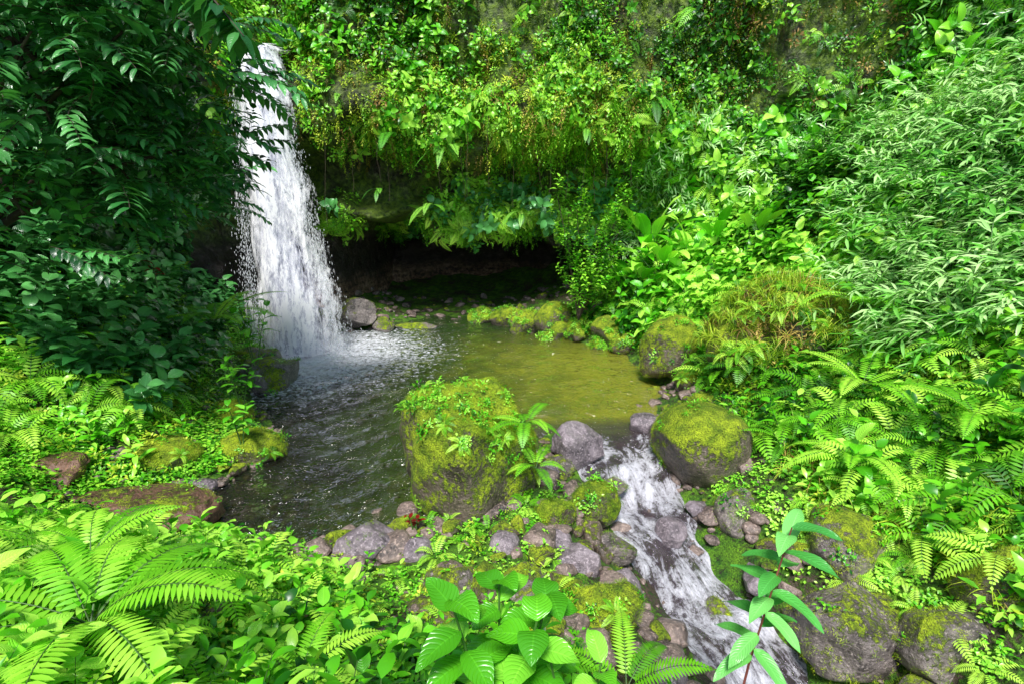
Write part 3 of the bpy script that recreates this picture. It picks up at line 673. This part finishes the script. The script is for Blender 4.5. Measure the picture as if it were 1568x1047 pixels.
def streammat():
    m,nt,out=newmat('stream_water')
    uv=nd(nt,'ShaderNodeUVMap').outputs[0]; P=pos(nt)
    v=nd(nt,'ShaderNodeSeparateXYZ',{0:uv}).outputs[1]
    mp=nd(nt,'ShaderNodeMapping',{'Vector':uv,'Scale':(1.,.33,1.)}).outputs[0]
    n1=noise(nt,mp,8.,6,.7,1.5); n2=noise(nt,P,20.,5,.7,.8); n3=noise(nt,P,2.2,2)
    f=M(nt,'ADD',M(nt,'ADD',M(nt,'MULTIPLY',n1,.7),M(nt,'MULTIPLY',n2,.4)),M(nt,'MULTIPLY',M(nt,'SUBTRACT',n3,.5),.6))
    f=M(nt,'SUBTRACT',f,M(nt,'MULTIPLY',M(nt,'SUBTRACT',1.,M(nt,'MULTIPLY',v,.9),clamp=True),.3))
    foam=ramp(nt,f,[(.47,0.),(.55,.5),(.68,1.)])
    h=M(nt,'ADD',n1,M(nt,'MULTIPLY',n2,.4)); b=bump(nt,h,1.,.1)
    fr=nd(nt,'ShaderNodeFresnel',{'IOR':1.4,'Normal':b}).outputs[0]
    gl=nd(nt,'ShaderNodeBsdfGlossy',{'Color':(1,1,1,1),'Roughness':.05,'Normal':b}).outputs[0]
    df=nd(nt,'ShaderNodeBsdfDiffuse',{'Color':(.09,.065,.08,1)}).outputs[0]
    tr=nd(nt,'ShaderNodeBsdfTransparent',{'Color':(.7,.6,.55,1)}).outputs[0]
    w=nd(nt,'ShaderNodeMixShader',{0:.55,1:df,2:tr}).outputs[0]
    w=nd(nt,'ShaderNodeMixShader',{0:M(nt,'MULTIPLY',fr,1.8,clamp=True),1:w,2:gl}).outputs[0]
    wh=nd(nt,'ShaderNodeBsdfDiffuse',{'Color':(.86,.86,.94,1),'Normal':b}).outputs[0]
    o=nd(nt,'ShaderNodeMixShader',{0:foam,1:w,2:wh}).outputs[0]
    cl_=nd(nt,'ShaderNodeBsdfTransparent').outputs[0]
    o=nd(nt,'ShaderNodeMixShader',{0:ramp(nt,M(nt,'ADD',v,M(nt,'MULTIPLY',n2,.3)),[(.2,0.),(.6,1.)]),1:cl_,2:o}).outputs[0]
    nt.links.new(o,out.inputs[0]); return m
sp=catmull(np.array(stream),24); sl=np.append(0,np.cumsum(np.linalg.norm(np.diff(sp[:,:2],axis=0),axis=1)))
m_=int(sl[-1]/.04); q=np.linspace(0,sl[-1],m_); sx,sy,sz=[np.interp(q,sl,sp[:,i]) for i in range(3)]
tx=np.gradient(sx,q);ty=np.gradient(sy,q); w_=.78+.12*np.sin(q*1.7)+.35*np.exp(-q/.8)
uu=np.linspace(-1,1,38); SX=sx[:,None]+(ty*w_)[:,None]*uu; SY=sy[:,None]-(tx*w_)[:,None]*uu
PP=np.stack([SX,SY],-1)
step=.05*np.sin(q*5.5)[:,None]
SZ=sz[:,None]+.022+(.035*sn(PP,8.,71)+.02*sn(PP,18.,72)+step)*np.clip(q/1.2-.4,0,1)[:,None]-.03*np.abs(uu)**3*np.clip(q,0,1)[:,None]
UVs=np.stack([np.broadcast_to(uu*.65,SX.shape),np.broadcast_to(q[:,None],SX.shape)],-1)
add('stream_water',gridmesh('stream_water',SX,SY,SZ,streammat(),UVs))

def fallmat():
    m,nt,out=newmat('waterfall_water')
    uv=nd(nt,'ShaderNodeUVMap').outputs[0]; P=pos(nt)
    s=nd(nt,'ShaderNodeSeparateXYZ',{0:uv}); u=s.outputs[0]
    mp=nd(nt,'ShaderNodeMapping',{'Vector':P,'Scale':(1.,1.,.16)}).outputs[0]
    n1=noise(nt,mp,5.,5,.6,.3)
    mp2=nd(nt,'ShaderNodeMapping',{'Vector':P,'Scale':(1.,1.,.28)}).outputs[0]
    n2=noise(nt,mp2,18.,5,.75,.6)
    e=M(nt,'POWER',M(nt,'ABSOLUTE',u),2.2)
    f=M(nt,'ADD',M(nt,'MULTIPLY',n1,.9),M(nt,'MULTIPLY',n2,.7))
    f=M(nt,'SUBTRACT',f,M(nt,'MULTIPLY',e,.33))
    a=ramp(nt,f,[(.57,0.),(.67,.5),(.80,1.)])
    sh=ramp(nt,M(nt,'ADD',M(nt,'MULTIPLY',n1,.5),M(nt,'MULTIPLY',n2,.5)),[(.38,(.50,.52,.72)),(.53,(.98,.98,1.))])  # blue-violet shading painted into the white water colour
    df=nd(nt,'ShaderNodeBsdfDiffuse',{'Color':sh}).outputs[0]
    tl=nd(nt,'ShaderNodeBsdfTranslucent',{'Color':(.9,.9,.95,1)}).outputs[0]
    w=nd(nt,'ShaderNodeMixShader',{0:.12,1:df,2:tl}).outputs[0]
    tr=nd(nt,'ShaderNodeBsdfTransparent').outputs[0]
    o=nd(nt,'ShaderNodeMixShader',{0:a,1:tr,2:w}).outputs[0]
    nt.links.new(o,out.inputs[0]); return m
fm_=fallmat(); fall=bpy.data.objects.new('waterfall',None); scene.collection.objects.link(fall)
for k in range(3):
    zf=np.linspace(6.7,-.03,140); uf=np.linspace(-1,1,36); UU,ZF=np.meshgrid(uf,zf)
    dr=np.clip(6.4-ZF,0,None)
    hw=(.48+.68*(dr/6.4)**.9)*(1.05-.17*k); cxf=-5.38+.66*(dr/6.4)+(.05*math.sin(k*2))
    FX=cxf+UU*hw+.06*np.sin(ZF*3+UU*5+k); FY=12.35-.45*np.sqrt(dr+.02)-.12*k-.22*(1-UU**2)+np.where(ZF>6.4,(ZF-6.4)*2,0)
    PP=np.stack([FX,FY,ZF*.3],-1); FY=FY+.06*sn(PP,7,80+k)
    ob=add('sheet_%d'%k,gridmesh('sheet',FX,FY,np.minimum(ZF,6.45+.04*k),fm_,np.stack([UU,ZF],-1))); ob.parent=fall
m_w,nt,out=newmat('white_water'); b_=nd(nt,'ShaderNodeBsdfDiffuse',{'Color':(.85,.87,.92,1)}); nt.links.new(b_.outputs[0],out.inputs[0])
def drop():
    bm=bmesh.new(); bmesh.ops.create_icosphere(bm,subdivisions=1,radius=.5)
    for v in bm.verts: v.co.z*=5
    me=bpy.data.meshes.new('drop'); bm.to_mesh(me); bm.free(); me.materials.append(m_w); return me
cd=bpy.data.collections.new('drops'); cd.objects.link(bpy.data.objects.new('drop',drop()))
L=[]
for k in range(3600):
    dr=6.3*R()**.6; sg=random.choice((-1,1)); hw=.47+.66*dr/6.4
    x=-5.38+.63*dr/6.4+sg*hw*(.72+abs(random.gauss(0,.16)))
    L.append((Vector((x,12.2-.45*math.sqrt(dr)+U(-.3,.1),6.4-dr)),UP+Vector((U(-.12,.12),0,0)),0,U(.004,.013),0))
for k in range(4200):
    a=U(0,6.28); r=abs(random.gauss(0,.65)); z=abs(random.gauss(0,.28))*math.exp(-r*.6)
    L.append((Vector((-4.75+r*math.cos(a)*1.2,11.1+r*math.sin(a)*.7,z+.02)),Vector((U(-1,1),U(-1,1),1)),0,U(.004,.014),0))
scatter('waterfall_spray',[(cd,L)],parent=fall)

# ------------------------------------------------ overhanging tree (left)
tree=bpy.data.objects.new('overhanging_tree',None); scene.collection.objects.link(tree)
mb=MB(); B0=Vector((-6.6,5.6,1.4)); T=[B0,Vector((-6.3,5.7,2.6)),Vector((-5.9,5.8,3.8)),Vector((-5.5,6.,5.2)),Vector((-5.2,6.2,6.6))]
tube(mb,T,[.2,.17,.14,.11,.07],0,10)
cl_=[((-4.6,5.5,4.8),.9),((-4.2,6.2,5.),.85),((-3.6,6.7,4.95),.6),((-4.9,5.9,3.95),.85),((-4.35,6.75,4.1),.75),((-3.95,7.2,4.0),.5),((-5.0,5.4,3.1),.7),((-4.8,6.8,3.4),.6),((-4.7,6.3,5.6),.9),((-5.6,7.6,4.4),.9),((-5.2,8.2,3.4),.8)]
G1=[];G2=[]
for (c,r) in cl_:
    c=Vector(c); s=T[random.randrange(1,5)]; mid=(s+c)/2+Vector((0,0,.25))
    tube(mb,[s,mid,c],[.06,.035,.012],0,6)
    for k in range(int(62*r*r)):
        d=rdir(U(0,6.28),math.asin(U(-1,1))); p=c+d*r*(U(.2,1)**.5)
        sp=math.atan2(d.y,d.x)+U(-.8,.8)
        G1.append((p,UP+Vector((U(-.4,.4),U(-.4,.4),0)),sp,U(.6,1.1),min(1,U(.2,1.1))))
        if k%2==0: G2.append((p,UP+Vector((U(-.5,.5),U(-.9,.3),0)),sp,U(.8,1.3),min(1,U(.3,1.2))))
ob=add('trunk',mb.mesh('trunk',[m_bark])); ob.parent=tree
scatter('crown',[(p_branch,G1),(p_bigd,G2)],parent=tree)
mb=MB(); pts=[Vector((-3.9,5.9,5.7)),Vector((-3.,5.,5.2)),Vector((-2.45,4.7,4.85)),Vector((-2.15,4.6,4.5))]
tube(mb,pts,[.03,.02,.012,.006],1,5)
for k in range(36):
    p=pts[1].lerp(pts[3],R()) if k<20 else pts[2].lerp(pts[3],R()); leaf(mb,p,rdir(U(0,6.28),U(-1.3,-.2)),UP,U(.2,.34),U(.08,.12),.8,.2,6,0)
add('hanging_branch',mb.mesh('hanging_branch',[leafmat('canopy_leaf',G_dark,.35,.3,True,const=.4),m_bark]))

# ------------------------------------------------ individual plants
m_hero=leafmat('hero_leaf',[(.02,.16,.01),(.12,.54,.015),(.36,.86,.08)],.26,.15,True,const=.55,nv=10.)
m_herob=leafmat('sapling_leaf',[(.03,.24,.05),(.11,.50,.08),(.26,.76,.18)],.28,.15,True,const=.6,nv=12.)
def shrub(name,loc,H_,nl,L,asp,mats,n=1,seg=8,spread=.0,el=(0,.5),tilt=(0,0),t0=.3):
    mb=MB()
    for s in range(n):
        a=6.28*s/max(n,1)+U(0,1); bx=Vector((math.cos(a),math.sin(a),0))*spread*(n>1)
        h=H_*U(.8,1.1); pts=[Vector((0,0,-.1))+bx*.1,bx*.5+Vector((tilt[0]*.4,tilt[1]*.4,h*.5)),bx+Vector((tilt[0],tilt[1],h))]
        tube(mb,pts,[.009,.007,.004],1,6); az=U(0,6)
        for i in range(nl):
            t=t0+(1-t0)*(i+1)/nl; az+=1.571 if i%2 else 3.1416; az+=U(-.2,.2)
            p=pts[0].lerp(pts[1],t*2) if t<.5 else pts[1].lerp(pts[2],t*2-1)
            leaf(mb,p,rdir(az,U(*el)+.35*(t>.9)),UP,L*U(.75,1.1)*(1.05-.25*t),L*asp,U(.6,1.1),.22,seg)
    return add(name,mb.mesh(name,mats),loc)
shrub('ribbed_leaf_shrub',(-.05,1.7,hs(-.05,1.7)),.92,13,.23,.5,[m_hero,m_stem],4,9,.22)
shrub('ribbed_leaf_shrub',(.25,1.5,hs(.25,1.5)),.5,9,.17,.5,[m_hero,m_stem],3,9,.15)
shrub('sapling',(1.25,2.3,hs(1.25,2.3)-.05),2.05,18,.33,.27,[m_herob,m_rstem],1,9,0,(-.1,.35),(.16,-.05),.5)
shrub('sapling',(1.95,1.9,hs(1.95,1.9)-.05),1.1,10,.2,.28,[m_herob,m_rstem],2,8,.2,(.1,.6))
shrub('waterside_plant',(-3.4,5.9,.35),.5,9,.24,.33,[m_hero,m_stem],2,7,.1)
shrub('waterside_plant',(-3.9,6.9,.45),.7,9,.26,.33,[m_hero,m_stem],3,7,.2)
shrub('waterside_plant',(-4.3,8.2,.7),.9,10,.3,.36,[m_hero,m_stem],3,7,.3)
shrub('red_leaf_plant',(-.95,4.35,.12),.16,5,.11,.35,[m_red,m_stem],2,5,.05)
shrub('red_leaf_plant',(-5.3,7.6,2.1),.3,6,.2,.4,[m_red,m_stem],1,5,.1)
m_fh=leafmat('near_fern_leaf',G_fern,.45,.2,const=.5)
m_fhd=leafmat('cliff_fern_leaf',[(.02,.12,.008),(.10,.42,.02),(.40,.80,.10)],.45,.15,const=.45)
def fernplant(name,loc,L,W,nf,pairs,droop=.9,az0=None,spread=6.28,el=(.5,.9),mat=None,jit=.15,lj=(.85,1.1)):
    mb=MB()
    for i in range(nf):
        a=(az0 if az0 is not None else 0)+spread*(i/nf-.0)+U(-jit,jit)
        frond(mb,(0,0,0),rdir(a,U(*el)),L*U(*lj),W*U(.8,1.1),droop*U(.7,1.3),pairs,3)
    return add(name,mb.mesh(name,[mat or m_fh,m_stem]),loc)
fernplant('fern_plant',(-1.75,1.75,hs(-1.75,1.75)+.3),.8,.28,10,28,1.1)
fernplant('fern_plant',(-2.4,2.5,hs(-2.4,2.5)+.2),.6,.2,9,24,1.1)
fernplant('fern_plant',(-1.05,1.95,hs(-1.05,1.95)+.2),.55,.2,8,24,1.1)
fernplant('fern_plant',(-2.9,1.9,hs(-2.9,1.9)+.25),.7,.24,9,24,1.1)
fernplant('fern_plant',(.72,2.55,hs(.72,2.55)+.1),.6,.2,8,24)
fernplant('fern_plant',(.15,5.0,.95),.5,.18,7,18,1.1)
fernplant('fern_plant',(.25,4.9,.5),.42,.16,6,18,1.1)
fernplant('fern_plant',(3.6,4.9,.6),.8,.26,8,26)
fernplant('fern_plant',(4.2,5.8,1.1),.9,.28,8,26)
fernplant('fern_plant',(4.9,7.0,1.8),1.,.3,8,26)
fernplant('fern_plant',(4.5,4.6,1.2),.8,.26,8,26)
fernplant('fern_plant',(3.3,5.6,.4),.6,.2,8,20)
fernplant('tree_fern',(-5.,8.4,1.3),1.2,.42,9,30)
# scattered, irregular fronds growing out of the overhang and the lower ledge
for x,y,z,l,nf,az in [(-3.85,12.75,5.5,.75,4,-2.2),(-2.75,12.7,4.75,1.15,4,-2.9),(-2.3,12.7,5.35,.7,3,-1.9),(-1.55,12.75,4.5,.95,5,-2.5),(.95,12.6,5.9,.7,4,-2.4),(1.7,12.5,4.85,.8,3,-2.8),(3.1,12.2,5.4,.9,4,-2.6),
                      (-3.3,13.2,3.55,.65,3,-2.3),(-2.0,13.15,3.15,.95,4,-2.7),(-1.25,13.3,3.7,.6,3,-2.1),(.25,13.1,2.95,.7,4,-2.5)]:
    fernplant('hanging_fern',(x,y,z),l,l*.3,nf,22,1.5,az,U(1.4,2.4),(-.1,.8),m_fhd,.5,(.55,1.15))
L=[(Vector((x,y,hs(x,y)+.2)),UP+Vector((U(-.15,.15),U(-.15,.15),0)),U(0,6),s,U(.4,.9)) for x,y,s in [(2.9,11.8,1.5),(3.4,11.6,1.6),(3.9,11.3,1.5),(3.3,12.2,1.8),(4.4,11.2,1.4),(2.6,12.1,1.1),(4.9,10.6,1.4),(3.7,10.6,1.1),(3.,11.2,1.1)]]
scatter('heliconia_plant',[(p_heli,L)])
st=bpy.data.objects.new('leafy_shrub',None); scene.collection.objects.link(st)
mb=MB(); b0=Vector((1.6,12.1,.5)); GG=[]
for k in range(11):
    tip=b0+Vector((U(-1.,1.),U(-.5,.2),U(1.2,2.9))); mid=b0.lerp(tip,.5)+Vector((U(-.1,.1),0,.1))
    tube(mb,[b0,mid,tip],[.018,.012,.006],0,5)
    for j in range(20):
        p=b0.lerp(tip,U(.25,1.1))+Vector((U(-.3,.3),U(-.35,.15),U(-.2,.2))); GG.append((p,UP+Vector((U(-.4,.4),U(-.4,.4),0)),U(0,6),U(.7,1.1),U(.2,1.)))
o=add('trunk',mb.mesh('trunk',[m_bark])); o.parent=st
scatter('crown',[(p_sprigm,GG),(p_sprig,GG[::4])],parent=st)

# ------------------------------------------------ light and camera
w=bpy.data.worlds.new('World'); scene.world=w; w.use_nodes=True; nt=w.node_tree; nt.nodes.clear()
SE,AZ=57,190
sky=nd(nt,'ShaderNodeTexSky',sky_type='NISHITA'); sky.sun_disc=False; sky.sun_elevation=math.radians(SE); sky.sun_rotation=math.radians(AZ)
bg=nd(nt,'ShaderNodeBackground',{0:sky.outputs[0],1:.15}); wo=nd(nt,'ShaderNodeOutputWorld',{0:bg.outputs[0]})
sd=bpy.data.lights.new('sun','SUN'); sd.energy=5.; sd.angle=math.radians(12); sd.color=(1,.97,.93)
so=bpy.data.objects.new('sun',sd); scene.collection.objects.link(so)
a=math.radians(AZ); e=math.radians(SE); dv=Vector((math.sin(a)*math.cos(e),math.cos(a)*math.cos(e),math.sin(e)))
so.rotation_euler=dv.to_track_quat('Z','Y').to_euler(); so.location=dv*30
cd_=bpy.data.cameras.new('camera'); cd_.lens=18; cd_.sensor_width=36; cd_.clip_end=500; cd_.clip_start=.05
co=bpy.data.objects.new('camera',cd_); scene.collection.objects.link(co); co.location=(0,0,3.2); co.rotation_euler=(math.radians(75),0,0)
scene.camera=co
scene.view_settings.view_transform='Standard'; scene.view_settings.look='None'; scene.view_settings.exposure=0
